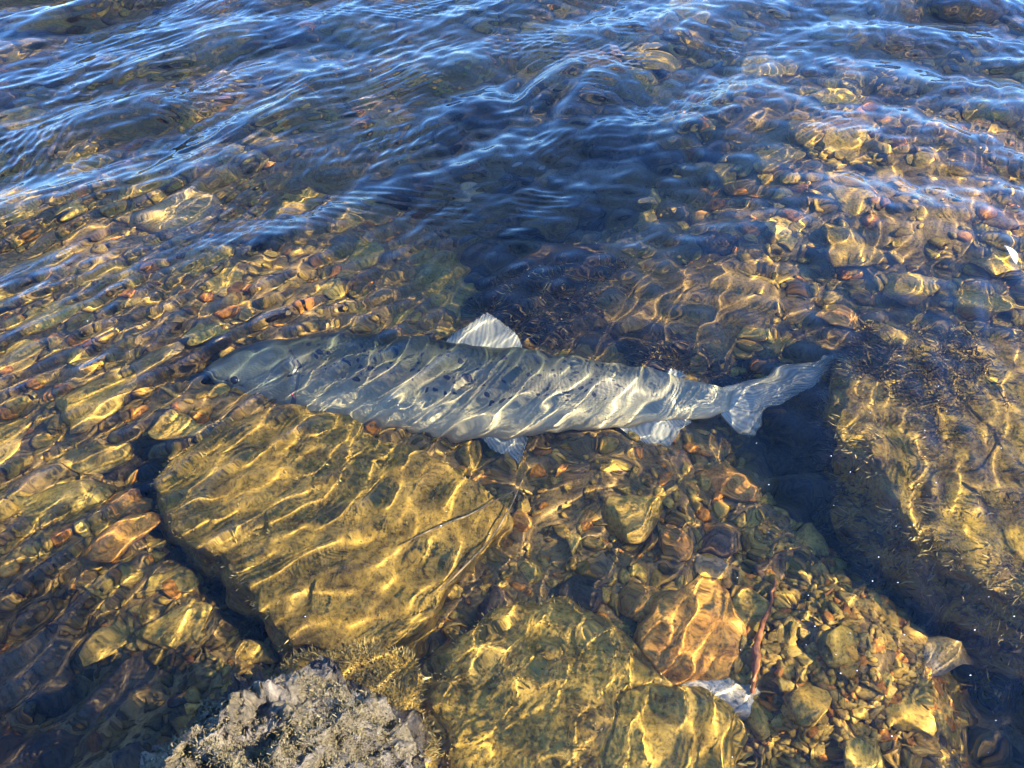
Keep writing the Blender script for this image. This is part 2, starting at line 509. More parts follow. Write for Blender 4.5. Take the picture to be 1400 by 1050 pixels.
slab = big_rock('flat_rock', 'broad flat golden-brown rock that hides the underside of the salmon\'s head',
    [(214, 655), (232, 618), (290, 580), (350, 556), (420, 549), (480, 566), (505, 590), (560, 612), (622, 640), (680, 672), (692, 695),
     (655, 745), (605, 800), (570, 850), (500, 878), (430, 872), (385, 855), (345, 806), (290, 752), (240, 712)],
    -0.07, -0.24, M['slab'], drop=0.018, rough=0.0065, tilt=(0.0, 0.02), flare=0.06, seed=3, relief=12, crack=0.007, ntheta=280)
rock_e = big_rock('mossy_rock', 'grey lichen and moss covered rock breaking through the water surface',
    [(140, 1060), (195, 970), (245, 915), (320, 868), (400, 850), (470, 880), (525, 940), (560, 1030), (570, 1150), (400, 1260), (220, 1230), (140, 1140)],
    0.075, -0.2, M['wetrock'], drop=0.085, rough=0.013, flare=0.30, seed=14, corner=0.45, relief=24, fine=0.0075, tilt=(0, -0.35), ntheta=280)
rock_r = big_rock('mossy_boulder', 'large dark weed-covered boulder with a golden edge beside the salmon\'s tail',
    [(1160, 560), (1166, 500), (1188, 446), (1250, 440), (1330, 442), (1420, 450), (1540, 480), (1640, 600), (1640, 760), (1520, 850), (1420, 842), (1325, 795),
     (1262, 738), (1206, 672), (1176, 612)],
    -0.05, -0.42, M['boulder'], drop=0.018, rough=0.013, flare=0.02, seed=25, corner=0.90, crack=0.008, ntheta=280)
rock_d = big_rock('dark_boulder', 'dark rough weed-covered rock just behind the salmon\'s dorsal fin',
    [(655, 420), (690, 365), (760, 338), (860, 345), (940, 358), (1020, 385), (1060, 430), (1040, 485), (960, 508), (860, 494), (770, 474), (700, 462)],
    -0.15, -0.36, M['dark'], drop=0.05, rough=0.012, flare=0.15, seed=36, corner=0.6)
rock_t = big_rock('shadow_rock', 'flat dark rock shape standing in for shade above the upper tail lobe of the salmon',
    [(1070, 500), (1082, 462), (1110, 448), (1170, 455), (1195, 470), (1180, 505), (1120, 520)],
    -0.21, -0.38, M['dark'], drop=0.012, rough=0.003, flare=0.12, seed=47, ntheta=90)  # dark rock shape put where the boulder's shadow falls
rock_c = big_rock('broad_sunken_rock', 'wide golden-brown slab between the mossy rock and the orange rock',
    [(582, 930), (590, 890), (640, 850), (720, 806), (790, 815), (850, 850), (905, 915), (990, 950), (1010, 1010), (1000, 1100), (900, 1200), (700, 1200), (590, 1120), (578, 1020)],
    -0.095, -0.25, M['slab'], drop=0.03, rough=0.009, flare=0.12, seed=58, crack=0.008, ntheta=280)
rock_m = big_rock('weedy_rock', 'low brown weed-covered rock between the flat rock and the mossy rock',
    [(395, 895), (440, 880), (520, 885), (560, 905), (556, 980), (560, 1080), (520, 1150), (440, 1100)],
    -0.06, -0.24, M['slab'], drop=0.03, rough=0.010, flare=0.12, seed=61, ntheta=90)
rock_o = big_rock('orange_rock', 'bright orange pitted rock with a white quartz edge',
    [(878, 868), (890, 825), (925, 790), (965, 775), (1000, 800), (1016, 840), (1018, 890), (985, 925), (930, 925), (890, 905)],
    -0.10, -0.25, M['rust'], drop=0.03, rough=0.007, flare=0.12, seed=69, ntheta=100)
rock_q = big_rock('quartz_stone', 'small white quartz stone at the edge of the orange rock',
    [(915, 940), (950, 928), (1010, 925), (1062, 918), (1078, 932), (1050, 955), (985, 962), (935, 958)],
    -0.12, -0.22, M['quartz'], drop=0.012, rough=0.004, flare=0.12, seed=70, ntheta=60, cat='stone')
rock_b = big_rock('sunken_boulder', 'rounded olive boulder lying behind the salmon\'s head and back',
    [(505, 405), (520, 355), (570, 330), (615, 335), (636, 370), (640, 420), (610, 450), (560, 455), (520, 440)],
    -0.2, -0.38, M['olive'], drop=0.04, rough=0.009, flare=0.15, seed=80, ntheta=100, corner=0.5)
rock_b2 = big_rock('sunken_boulder', 'grey-brown angular boulder in the deeper water beyond the flat rock',
    [(365, 250), (395, 205), (470, 190), (520, 215), (525, 265), (480, 300), (400, 300)],
    -0.27, -0.5, M['grey'], drop=0.07, rough=0.010, flare=0.15, seed=83, ntheta=90, corner=0.5)
rock_b3 = big_rock('sunken_boulder', 'golden-tan boulder under the ripples beyond the dark boulder',
    [(985, 210), (1000, 140), (1040, 115), (1075, 135), (1080, 200), (1050, 235), (1010, 240)],
    -0.24, -0.5, M['gold'], drop=0.05, rough=0.010, flare=0.15, seed=86, ntheta=90, corner=0.5)
rock_b4 = big_rock('sunken_boulder', 'brownish boulder lying deep under the blue ripples far from the salmon',
    [(540, 70), (570, 20), (640, 10), (665, 45), (650, 90), (590, 100)],
    -0.3, -0.56, M['gold'], drop=0.07, rough=0.010, flare=0.15, seed=88, ntheta=90, corner=0.5)
rock_b5 = big_rock('sunken_boulder', 'olive-gold boulder lying deep under the blue ripples upstream of the salmon\'s head',
    [(75, 190), (95, 140), (160, 120), (205, 145), (210, 195), (150, 215), (95, 215)],
    -0.25, -0.5, M['olive'], drop=0.05, rough=0.010, flare=0.15, seed=90, ntheta=90, corner=0.5)

# ------------------------------------------------------------------ cobbles and gravel
def stone_shape(sub, seed, planes=13, soft=9.0, amp=0.06):
    rg = np.random.default_rng(seed)
    D, F = ico(sub)
    Nn = rg.normal(0, 1, (planes, 3)); Nn /= np.linalg.norm(Nn, axis=1)[:, None]
    dist = rg.uniform(0.62, 1.0, planes)
    dots = D @ Nn.T
    inv = np.clip(dots / dist, 0.05, None)
    r = (np.sum(inv ** soft, 1)) ** (-1.0 / soft)                  # soft intersection of half-spaces
    V = D * r[:, None]
    V *= 1 + amp * fbm(V * 1.7, seed, 4, 0.55)[:, None]
    V -= V.mean(0)
    V /= np.abs(V).max(0)
    return V, F
MATKEYS = ['gold', 'olive', 'brown', 'rust', 'grey', 'dark', 'pale']
WORD = {'gold': 'golden', 'olive': 'olive', 'brown': 'dark brown', 'rust': 'rusty orange', 'grey': 'grey-brown', 'dark': 'blackish', 'pale': 'pale tan'}
SHAPES = [stone_shape(3, 200 + i, planes=random.choice([9, 12, 16]), soft=random.choice([8, 12, 18])) for i in range(12)]
STONE_MESH = {}
def stone_mesh(shape, key):
    if (shape, key) not in STONE_MESH:
        V, F = SHAPES[shape]
        STONE_MESH[(shape, key)] = mesh_from('stone', V, F, M[key])
    return STONE_MESH[(shape, key)]

FISH = [(255, 505), (300, 470), (400, 440), (600, 440), (900, 490), (1010, 515), (1180, 470), (1180, 520), (1060, 620), (960, 600), (900, 640), (780, 610), (700, 650), (640, 615), (500, 600), (330, 570)]
TROUGH_SHADE = [(1015, 600), (1150, 560), (1205, 640), (1290, 725), (1420, 805), (1500, 1100), (1310, 1100), (1325, 920), (1270, 850), (1180, 785), (1060, 690)]  # zone of the boulder's shadow; its gravel is painted darker
ROCK_SHADE = [(-80, 770), (60, 765), (130, 830), (170, 900), (290, 880), (260, 960), (180, 1100), (-80, 1100)]  # outline of the mossy rock's shadow, painted dark in the stones
GAP_SHADE = [(190, 630), (222, 620), (222, 690), (300, 755), (355, 820), (400, 868), (380, 892), (325, 845), (255, 770), (192, 715)]  # shade along the flat rock's edge, painted into the gravel
DEEP_SHADE = [(540, 300), (600, 190), (700, 110), (860, 110), (930, 190), (880, 280), (760, 330), (650, 440), (630, 340)]  # dimness of the deep water, painted into its stones
def inside(poly, x, y, grow=0.0):
    c = (sum(p[0] for p in poly) / len(poly), sum(p[1] for p in poly) / len(poly))
    if grow:
        poly = [(c[0] + (p[0] - c[0]) * (1 + grow), c[1] + (p[1] - c[1]) * (1 + grow)) for p in poly]
    r = False
    j = len(poly) - 1
    for i in range(len(poly)):
        if (poly[i][1] > y) != (poly[j][1] > y) and x < (poly[j][0] - poly[i][0]) * (y - poly[i][1]) / (poly[j][1] - poly[i][1]) + poly[i][0]:
            r = not r
        j = i
    return r
LAND = [('off the salmon\'s snout', 250, 500), ('behind the salmon\'s back', 480, 420), ('under the salmon\'s belly', 640, 650),
        ('below the salmon\'s anal fin', 880, 660), ('beside the salmon\'s tail', 1090, 600), ('left of the flat rock', 120, 660),
        ('between the flat rock and the mossy rock', 250, 860), ('in the shadow of the mossy rock', 60, 930),
        ('between the flat rock and the orange rock', 760, 760), ('beside the orange rock', 1050, 850),
        ('at the foot of the weed-covered boulder', 1230, 780), ('on the rise below the boulder\'s shadow', 1190, 930),
        ('around the dark boulder', 1050, 380), ('behind the weed-covered boulder', 1300, 330),
        ('under the ripples beyond the salmon\'s head', 200, 330), ('under the blue ripples beyond the dark boulder', 900, 200),
        ('near the deep olive-gold boulder', 140, 170), ('near the deep grey-brown boulder', 450, 250), ('in the dark deep channel', 650, 330),
        ('near the deep brownish boulder', 600, 60), ('near the golden-tan boulder', 1030, 180), ('under the outermost ripples beyond the channel', 800, 60),
        ('under the shallow ripples past the drifting leaf', 1330, 230),
        ('under the blue ripples far beyond the salmon\'s head', 250, 120), ('under the far ripples beyond the weed-covered boulder', 1250, 130)]
EXTRA = [  # stones that stand out in the photograph: pixel, half size in pixels, aspect, turn, material, own label
    (640, 628, 30, 0.8, 20, 'gold', 'angular tan cobble just below the salmon\'s pelvic fin'),
    (708, 715, 26, 0.9, 60, 'rust', 'bright orange-brown angular stone below the pelvic fin'),
    (862, 705, 56, 0.7, 20, 'gold', 'large golden flat stone below the salmon\'s anal fin'),
    (985, 655, 36, 1.4, 70, 'rust', 'tall reddish angular stone below the salmon\'s tail stalk'),
    (930, 635, 40, 0.7, 30, 'brown', 'brown ridged stone below the salmon\'s anal fin'),
    (925, 745, 30, 0.7, 70, 'rust', 'striped brown stone upstream of the orange rock'),
    (985, 735, 36, 1.1, 10, 'brown', 'brown blocky stone behind the orange rock'),
    (725, 785, 22, 0.9, 0, 'gold', 'rounded brown pebble with the sun glinting above it'),
    (800, 810, 48, 0.6, 25, 'dark', 'dark mossy stone beside the wide golden-brown slab'),
    (368, 882, 12, 0.95, 0, 'gold', 'small round yellow pebble at the tip of the mossy rock'),
    (414, 888, 13, 0.8, 0, 'gold', 'small oval yellow pebble against the mossy rock'),
    (165, 690, 60, 0.35, 15, 'rust', 'long pinkish-orange flat stone left of the flat rock'),
    (160, 740, 55, 0.5, 15, 'rust', 'brown rounded stone beside the long pinkish stone'),
    (1150, 435, 46, 0.4, -8, 'rust', 'pale orange long stone above the dark rock shape put in for shade'),
    (1055, 690, 24, 0.7, 20, 'olive', 'pale yellow stone lying at the edge of the boulder\'s shadow'),
    (632, 262, 34, 0.45, 85, 'pale', 'upright pale oblong stone in the dark deep channel'),
    (1265, 900, 50, 0.6, -30, 'grey', 'smooth grey-green flat stone on the rise below the boulder\'s shadow'),
    (1160, 850, 22, 0.6, 10, 'rust', 'reddish flat stone beside the red root'),
    (80, 690, 60, 0.45, 15, 'olive', 'long olive stone at the water\'s shallow left side'),
    (280, 980, 8, 0.8, 0, 'pale', 'tiny pale yellow pebble in the shadow of the mossy rock'),
]
placed = []
count = {}
def put_stone(px, py, rpx, aspect, turn, key, label=None, shape=None, lift=0.25, flat=None):
    p = at(px, py, -0.2)
    z = float(bed(p.x, p.y)); p = at(px, py, z); z = float(bed(p.x, p.y)); p = at(px, py, z)
    dist = (Vector((p.x, p.y, 0)) - Vector((0, 0, CAM_H))).length
    r = rpx * dist / F_PX
    o = bpy.data.objects.new('stone', stone_mesh(shape if shape is not None else random.randrange(len(SHAPES)), key))
    fl = flat or random.uniform(0.38, 0.62)
    o.scale = (r, r * aspect / 0.85, min(r * fl, 0.06))
    o.rotation_euler = (random.gauss(0, 0.16), random.gauss(0, 0.16), math.radians(turn))
    o.location = (p.x, p.y, min(z + o.scale.z * lift, -0.045 - o.scale.z * 1.15))
    size = 'very large cobble' if r > 0.06 else 'large cobble' if r > 0.043 else 'cobble' if r > 0.027 else 'small stone'
    if label is None:
        w = min(LAND, key=lambda l: (l[1] - px) ** 2 + ((l[2] - py) * 1.3) ** 2)[0]
        form = 'long' if aspect < 0.63 else 'rounded' if aspect > 0.8 else 'angular'
        label = f'{form} {WORD[key]} {size} {w}'
        group = f'{form} {WORD[key]} {size}s {w}'
    else:
        group = None
    link(o, label=label, category='stone')
    if group:
        o['group'] = group
    placed.append((p.x, p.y, r))
    return o
for e in EXTRA:
    put_stone(*e)
def pick_key(px, py):
    w = dict(gold=0.48, olive=0.20, brown=0.13, rust=0.07, grey=0.07, dark=0.03, pale=0.03)
    if inside(ROCK_SHADE, px, py) or inside(DEEP_SHADE, px, py):
        return random.choice(['dark', 'dark', 'dark', 'brown'])  # dark stones chosen to imitate shadow and dim deep water
    if 560 < px < 1110 and py > 580:
        w.update(rust=0.26, brown=0.28, gold=0.28)
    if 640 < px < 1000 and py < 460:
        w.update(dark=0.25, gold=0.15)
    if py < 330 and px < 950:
        w.update(dark=0.18, brown=0.3, gold=0.3)  # more dark stones, imitating light lost in deeper water
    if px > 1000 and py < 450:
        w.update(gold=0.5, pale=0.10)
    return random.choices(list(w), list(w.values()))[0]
n_single = 0
tries = 0
while n_single < 58 and tries < 9000:                              # broad flat stones on the shallow side, lying along the current
    tries += 1
    px = random.uniform(-70, 400); py = random.uniform(360, 900)
    rpx = random.uniform(0.75, 1.0) * (64 - 0.7 * n_single)
    p = at(px, py, -0.13); p = at(px, py, bed(p.x, p.y))
    r = rpx * (Vector((p.x, p.y, 0)) - Vector((0, 0, CAM_H))).length / F_PX
    if any(((p.x - q[0]) * 0.7) ** 2 + ((p.y - q[1]) * 1.25) ** 2 < (0.74 * (r + q[2])) ** 2 for q in placed):
        continue
    if inside(GAP_SHADE, px, py) or inside(GAP_SHADE, px + 0.6 * rpx, py) or inside(ROCK_SHADE, px, py) or inside(FISH, px, py - 0.5 * rpx) or inside(FISH, px + 0.8 * rpx, py) or inside(FISH, px, py):
        continue
    if any(inside(fp, p.x, p.y, 0.12) for fp, zt in FOOT):
        continue
    put_stone(px, py, rpx, random.uniform(0.36, 0.66), random.gauss(20, 16), random.choice(['gold', 'gold', 'gold', 'gold', 'gold', 'olive', 'olive', 'pale', 'rust']), flat=random.uniform(0.22, 0.34), lift=0.45)
    n_single += 1
tries = 0
while n_single < 262 and tries < 40000:
    tries += 1
    f = tries / 40000
    px = random.uniform(-60, 1460); py = random.uniform(-10, 1090)
    rmax = 62 * (1 - min(1, n_single / 230)) + 20
    flats = px < 380 and 330 < py < 1000                             # broad flat stones on the shallow side
    rpx = random.uniform(0.6, 1.0) * rmax * (0.75 if py < 250 else 1.2 if flats else 1.0)
    p = at(px, py, -0.2); p = at(px, py, float(bed(p.x, p.y)))
    dist = (Vector((p.x, p.y, 0)) - Vector((0, 0, CAM_H))).length
    r = rpx * dist / F_PX
    if any((p.x - q[0]) ** 2 + (p.y - q[1]) ** 2 < (0.80 * (r + q[2])) ** 2 for q in placed):
        continue
    if any(inside(fp, p.x, p.y, 0.06 if zt > -0.14 else -0.1) for fp, zt in FOOT):
        continue
    if inside(FISH, px, py) or inside(FISH, px, py - 0.6 * rpx) or inside(FISH, px + 0.8 * rpx, py) or inside(FISH, px - 0.8 * rpx, py):
        continue
    if inside(TROUGH_SHADE, px, py) or inside(GAP_SHADE, px, py) or inside(GAP_SHADE, px + 0.6 * rpx, py):
        continue                                                   # the silty trough in the boulder's shadow
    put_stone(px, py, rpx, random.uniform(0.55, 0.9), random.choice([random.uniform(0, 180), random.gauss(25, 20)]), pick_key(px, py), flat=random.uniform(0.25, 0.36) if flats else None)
    n_single += 1

# gravel: thousands of small stones nobody could count, one object
def gravel(n):
    rg = np.random.default_rng(77)
    base = {2: [stone_shape(2, 400 + i, 10, 12) for i in range(8)], 1: [stone_shape(1, 500 + i, 10, 12) for i in range(8)]}
    TINT = np.array([(1, 1, 1), (0.75, 0.75, 0.7), (1.25, 1.15, 1.0), (1.2, 0.75, 0.5), (0.45, 0.42, 0.4), (0.9, 0.95, 0.85), (1.5, 1.4, 1.3)])
    Vs, Fs, Cs = [], [], []
    k = 0
    for i in range(n):
        px, py = (rg.uniform(-140, 1540), rg.uniform(-30, 1140)) if i < n - 1700 else (rg.uniform(1000, 1340), rg.uniform(740, 1090))
        if i >= n - 1700 and inside(TROUGH_SHADE, px, py):
            continue
        p = at(px, py, -0.2); p = at(px, py, float(bed(p.x, p.y)))
        if any(inside(fp, p.x, p.y, -0.12) for fp, zt in FOOT):
            continue
        dist = math.sqrt(p.x ** 2 + p.y ** 2 + CAM_H ** 2)
        rp = 4.5 + 12 * rg.uniform(0, 1) ** 1.6
        r = rp * dist / F_PX
        dim = 0.28 if inside(TROUGH_SHADE, px, py) else 0.3 if inside(ROCK_SHADE, px, py) or inside(GAP_SHADE, px, py) else 0.35 if inside(DEEP_SHADE, px, py) else 1.0        # gravel colour darkened for cast shade and for dim deep water
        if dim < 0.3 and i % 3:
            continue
        V, F = base[2 if rp > 8 else 1][i % 8]
        W = V * (r, r * rg.uniform(0.55, 0.95), r * rg.uniform(0.35, 0.6))
        e = Matrix.Rotation(rg.uniform(0, 6.28), 3, 'Z') @ Matrix.Rotation(rg.normal(0, 0.3), 3, 'X')
        W = W @ np.array(e).T + (p.x, p.y, min(float(bed(p.x, p.y)) + r * 0.2, -0.04 - r * 0.7))
        Vs.append(W); Fs.append(F + k); k += len(V)
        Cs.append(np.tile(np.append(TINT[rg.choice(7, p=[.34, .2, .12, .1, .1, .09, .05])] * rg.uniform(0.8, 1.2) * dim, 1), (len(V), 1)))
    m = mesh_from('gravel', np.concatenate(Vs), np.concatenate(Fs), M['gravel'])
    a = m.color_attributes.new('tint', 'FLOAT_COLOR', 'POINT')
    a.data.foreach_set('color', np.concatenate(Cs).astype(np.float32).ravel())
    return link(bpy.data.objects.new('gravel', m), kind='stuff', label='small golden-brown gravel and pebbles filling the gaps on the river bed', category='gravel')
gravel(11200)

# weed and moss on the rocks
RT = np.random.default_rng(123)
tufts(rock_e, 'moss', M['moss'], 20000, 0.0022, 0.0005, RT, zmin=-0.04)
tufts(rock_m, 'weed', M['algae_gold'], 9000, 0.0055, 0.0007, RT)
_a, _b = at(1165, 540, -0.05), at(1440, 815, -0.05)
_n = Vector((-(_b.y - _a.y), _b.x - _a.x)).normalized()
tufts(rock_r, 'weed', M['algae'], 12000, 0.014, 0.0011, RT, flow=0.8, keep=lambda c: (c[:, 0] - _a.x) * _n.x + (c[:, 1] - _a.y) * _n.y > 0.055 + 0.03 * vnoise(c * 20, 5))
tufts(rock_d, 'weed', M['algae'], 9000, 0.013, 0.0012, RT, flow=0.7)
tufts(rock_d, 'golden_weed', M['algae_gold'], 3000, 0.010, 0.0010, RT, flow=0.7)
tufts(rock_r, 'golden_weed', M['algae_gold'], 13000, 0.009, 0.0009, RT, flow=0.6)
tufts(rock_r, 'side_shade_weed', M['algae'], 9000, 0.014, 0.0016, RT, zmax=-0.09, nz=-0.5, flow=0.5)  # dark blades added to deepen the shade on the boulder's side
tufts(slab, 'weed', M['algae_gold'], 2200, 0.0035, 0.0008, RT)
tufts(rock_c, 'weed', M['algae_gold'], 2600, 0.004, 0.0009, RT)

# ------------------------------------------------------------------ the salmon
ZC = -0.135                                                        # height of the salmon's middle
FN = Vector((0, -0.42, 0.907)).normalized()                        # the way its upper flank faces
FO = at(640, 527, ZC)
FX = Vector((1, 0, 0)); FX = (FX - FN * FX.dot(FN)).normalized()   # towards the tail
FU = FN.cross(FX)                                                  # towards the back
def onplane(px, py, off=0.0):
    """point of the salmon's middle plane (moved off it along the flank's normal) shown at a photo pixel -> (length, back, flank)"""
    p, d = refr(px, py)
    q = FO + FN * off
    t = (q - p).dot(FN) / d.dot(FN)
    v = p + d * t - FO
    return v.dot(FX), v.dot(FU)
def fpt(l, u, n=0.0):
    return FO + FX * l + FU * u + FN * n
TOPE = [(277, 503), (286, 494), (302, 486), (325, 476), (350, 469), (385, 463), (420, 458), (480, 455), (550, 458), (610, 466), (660, 473), (710, 477), (770, 485),
        (830, 495), (890, 508), (940, 520), (975, 528), (1000, 532)]
BOTE = [(279, 509), (290, 522), (305, 534), (325, 545), (350, 553), (385, 562), (420, 572), (470, 583), (540, 590), (600, 598), (660, 602), (720, 598), (775, 590),
        (830, 584), (880, 580), (930, 574), (970, 570), (1000, 568)]
T_ = np.array([onplane(*p) for p in TOPE]); B_ = np.array([onplane(*p) for p in BOTE])
s0 = np.linspace(0, 1, len(TOPE))
NS, NA = 130, 72
sp_ = np.linspace(0, 1, NS) ** 1.15
def cr(P, s):
    """smooth interpolation through the outline points"""
    d = np.concatenate([[0], np.cumsum(np.hypot(*np.diff((T_ + B_) / 2, axis=0).T))]); d /= d[-1]
    m = np.gradient(P, d, axis=0)
    out = []
    for x in s:
        i = min(len(d) - 2, max(0, np.searchsorted(d, x) - 1))
        h = d[i + 1] - d[i]; t = (x - d[i]) / h
        out.append((2 * t**3 - 3 * t**2 + 1) * P[i] + (t**3 - 2 * t**2 + t) * h * m[i] + (-2 * t**3 + 3 * t**2) * P[i + 1] + (t**3 - t**2) * h * m[i + 1])
    return np.array(out)
Tt, Bb = cr(T_, sp_), cr(B_, sp_)
half = np.hypot(*(Tt - Bb).T) / 2
width = np.interp(sp_, [0, 0.015, 0.05, 0.12, 0.2, 0.35, 0.55, 0.75, 0.9, 1.0], [0.7, 0.72, 0.70, 0.66, 0.62, 0.58, 0.55, 0.5, 0.42, 0.26])
V = []; UVv = []
for i in range(NS):
    c = (Tt[i] + Bb[i]) / 2; a = (Tt[i] - Bb[i]) / 2
    for j in range(NA):
        q = 2 * math.pi * j / NA
        cu, sn = math.cos(q), math.sin(q)
        ww = half[i] * width[i]
        cu2 = math.copysign(abs(cu) ** 1.0, cu)
        nn = ww * math.copysign(abs(sn) ** 0.9, sn)
        s = sp_[i]
        # gill cover: a raised plate whose rear edge is a curved lip
        edge = 0.192 - 0.035 * (cu + 0.15) ** 2
        dd = s - edge
        nn += (0.0055 * math.exp(-((dd + 0.012) / 0.014) ** 2) * (dd < 0) + 0.0020 * math.exp(-(max(dd, 0) / 0.006)) * 0 - 0.0028 * math.exp(-(dd / 0.005) ** 2)) * np.sign(sn) * abs(sn) ** 2 * (abs(cu) < 0.95)
        # mouth line
        mo = (cu + 0.34 + 1.6 * s) / 0.07
        if 0.004 < s < 0.085:
            nn -= 0.0022 * math.exp(-mo * mo) * np.sign(sn)
        # eye socket
        ex = (s - 0.062) / 0.016; ey = (cu - (-0.02)) / 0.30
        nn -= 0.0014 * math.exp(-(ex * ex + ey * ey)) * np.sign(sn)
        V.append(fpt(c[0] + a[0] * cu2, c[1] + a[1] * cu2, nn))
        UVv.append((s, 0.5 + 0.5 * cu, 0.5 + 0.5 * sn))
V.append(fpt(*((Tt[0] + Bb[0]) / 2 - np.array([0.001, 0])))); UVv.append((0, 0.5, 0.5))
kk = len(V) - 1
F = [tuple(int(v) for v in f) for f in grid_faces(NS, NA, True)]
F += [(kk, (j + 1) % NA, j) for j in range(NA)] + [tuple((NS - 1) * NA + j for j in range(NA))]

def skin_mat():
    m, nt, N, L, P = new_mat('salmon_skin')
    at_ = N.new('ShaderNodeAttribute'); at_.attribute_name = 'bodypos'
    sep = N.new('ShaderNodeSeparateXYZ'); L.new(at_.outputs['Vector'], sep.inputs[0])
    geo = N.new('ShaderNodeNewGeometry')
    nz = noise(N, L, geo.outputs['Position'], 22, 5, 0.6)
    vv = N.new('ShaderNodeMath'); vv.operation = 'MULTIPLY_ADD'; vv.inputs[1].default_value = 0.16
    L.new(nz.outputs['Fac'], vv.inputs[0]); L.new(sep.outputs['Y'], vv.inputs[2])
    r = ramp(N, [(0.08, (0.58, 0.50, 0.28)), (0.26, (0.47, 0.42, 0.235)), (0.42, (0.235, 0.218, 0.118)), (0.60, (0.14, 0.124, 0.066)), (0.80, (0.074, 0.077, 0.038)), (0.98, (0.03, 0.037, 0.022))])
    L.new(vv.outputs[0], r.inputs[0])
    # greenish head
    hr = ramp(N, [(0.10, (0.20, 0.205, 0.145)), (0.42, (0.13, 0.15, 0.11)), (0.65, (0.07, 0.088, 0.068)), (0.95, (0.028, 0.04, 0.036))]); L.new(vv.outputs[0], hr.inputs[0])
    hm = N.new('ShaderNodeMapRange'); hm.inputs['From Min'].default_value = 0.215; hm.inputs['From Max'].default_value = 0.15
    L.new(sep.outputs['X'], hm.inputs['Value'])
    col = mixc(N, L, hm.outputs[0], r.outputs[0], hr.outputs[0])
    # pale tail stalk
    tm = N.new('ShaderNodeMapRange'); tm.inputs['From Min'].default_value = 0.62; tm.inputs['From Max'].default_value = 1.0; tm.inputs['To Max'].default_value = 0.55
    L.new(sep.outputs['X'], tm.inputs['Value'])
    col = mixc(N, L, tm.outputs[0], col, (0.50, 0.445, 0.255))
    # dark rear margin of the gill cover and the line of the mouth
    y2 = N.new('ShaderNodeMath'); y2.operation = 'MULTIPLY_ADD'; y2.inputs[1].default_value = 2.0; y2.inputs[2].default_value = -0.85
    L.new(sep.outputs['Y'], y2.inputs[0])
    sq = N.new('ShaderNodeMath'); sq.operation = 'MULTIPLY'; L.new(y2.outputs[0], sq.inputs[0]); L.new(y2.outputs[0], sq.inputs[1])
    ed = N.new('ShaderNodeMath'); ed.operation = 'MULTIPLY_ADD'; ed.inputs[1].default_value = 0.035; L.new(sq.outputs[0], ed.inputs[0]); L.new(sep.outputs['X'], ed.inputs[2])
    df = N.new('ShaderNodeMath'); df.operation = 'COMPARE'; df.inputs[1].default_value = 0.1935; df.inputs[2].default_value = 0.0028; L.new(ed.outputs[0], df.inputs[0])
    mu = N.new('ShaderNodeMath'); mu.operation = 'MULTIPLY_ADD'; mu.inputs[1].default_value = 0.8; L.new(sep.outputs['X'], mu.inputs[0]); L.new(sep.outputs['Y'], mu.inputs[2])
    mc = N.new('ShaderNodeMath'); mc.operation = 'COMPARE'; mc.inputs[1].default_value = 0.33; mc.inputs[2].default_value = 0.018; L.new(mu.outputs[0], mc.inputs[0])
    ml = N.new('ShaderNodeMath'); ml.operation = 'LESS_THAN'; ml.inputs[1].default_value = 0.085; L.new(sep.outputs['X'], ml.inputs[0])
    m3 = N.new('ShaderNodeMath'); m3.operation = 'MULTIPLY'; L.new(mc.outputs[0], m3.inputs[0]); L.new(ml.outputs[0], m3.inputs[1])
    mx = N.new('ShaderNodeMath'); mx.operation = 'MAXIMUM'; L.new(df.outputs[0], mx.inputs[0]); L.new(m3.outputs[0], mx.inputs[1])
    mk = N.new('ShaderNodeMath'); mk.operation = 'MULTIPLY'; mk.inputs[1].default_value = 0.7; L.new(mx.outputs[0], mk.inputs[0])
    col = mixc(N, L, mk.outputs[0], col, (0.03, 0.03, 0.025))
    # scales and rosy mottling
    mo = noise(N, L, geo.outputs['Position'], 60, 6, 0.7)
    rm = ramp(N, [(0.35, (0.66, 0.70, 0.70)), (0.5, (1, 1, 1)), (0.68, (1.25, 1.14, 1.04))]); L.new(mo.outputs['Fac'], rm.inputs[0])
    col = mixc(N, L, 0.8, col, rm.outputs[0], 'MULTIPLY')
    # black spots along the back and flank
    mp = N.new('ShaderNodeMapping'); mp.inputs['Scale'].default_value = (54, 12, 2.0); mp.inputs['Rotation'].default_value = (0, 0, 0.0)
    L.new(at_.outputs['Vector'], mp.inputs['Vector'])
    nd = noise(N, L, geo.outputs['Position'], 70, 3, 0.6)
    off = N.new('ShaderNodeVectorMath'); off.operation = 'MULTIPLY_ADD'; off.inputs[1].default_value = (0.9, 0.9, 0.0)
    L.new(nd.outputs['Color'], off.inputs[0]); L.new(mp.outputs[0], off.inputs[2])
    vo = N.new('ShaderNodeTexVoronoi'); vo.voronoi_dimensions = '2D'; vo.inputs['Scale'].default_value = 1.0; vo.inputs['Randomness'].default_value = 1.0
    L.new(off.outputs[0], vo.inputs['Vector'])
    sc_ = N.new('ShaderNodeSeparateColor'); L.new(vo.outputs['Color'], sc_.inputs[0])
    th = N.new('ShaderNodeMath'); th.operation = 'MULTIPLY'; th.inputs[1].default_value = 0.30
    L.new(sc_.outputs[0], th.inputs[0])
    lt = N.new('ShaderNodeMath'); lt.operation = 'LESS_THAN'; L.new(vo.outputs['Distance'], lt.inputs[0]); L.new(th.outputs[0], lt.inputs[1])
    on = N.new('ShaderNodeMath'); on.operation = 'GREATER_THAN'; on.inputs[1].default_value = 0.22; L.new(sc_.outputs[1], on.inputs[0])
    up = N.new('ShaderNodeMath'); up.operation = 'GREATER_THAN'; up.inputs[1].default_value = 0.46; L.new(vv.outputs[0], up.inputs[0])
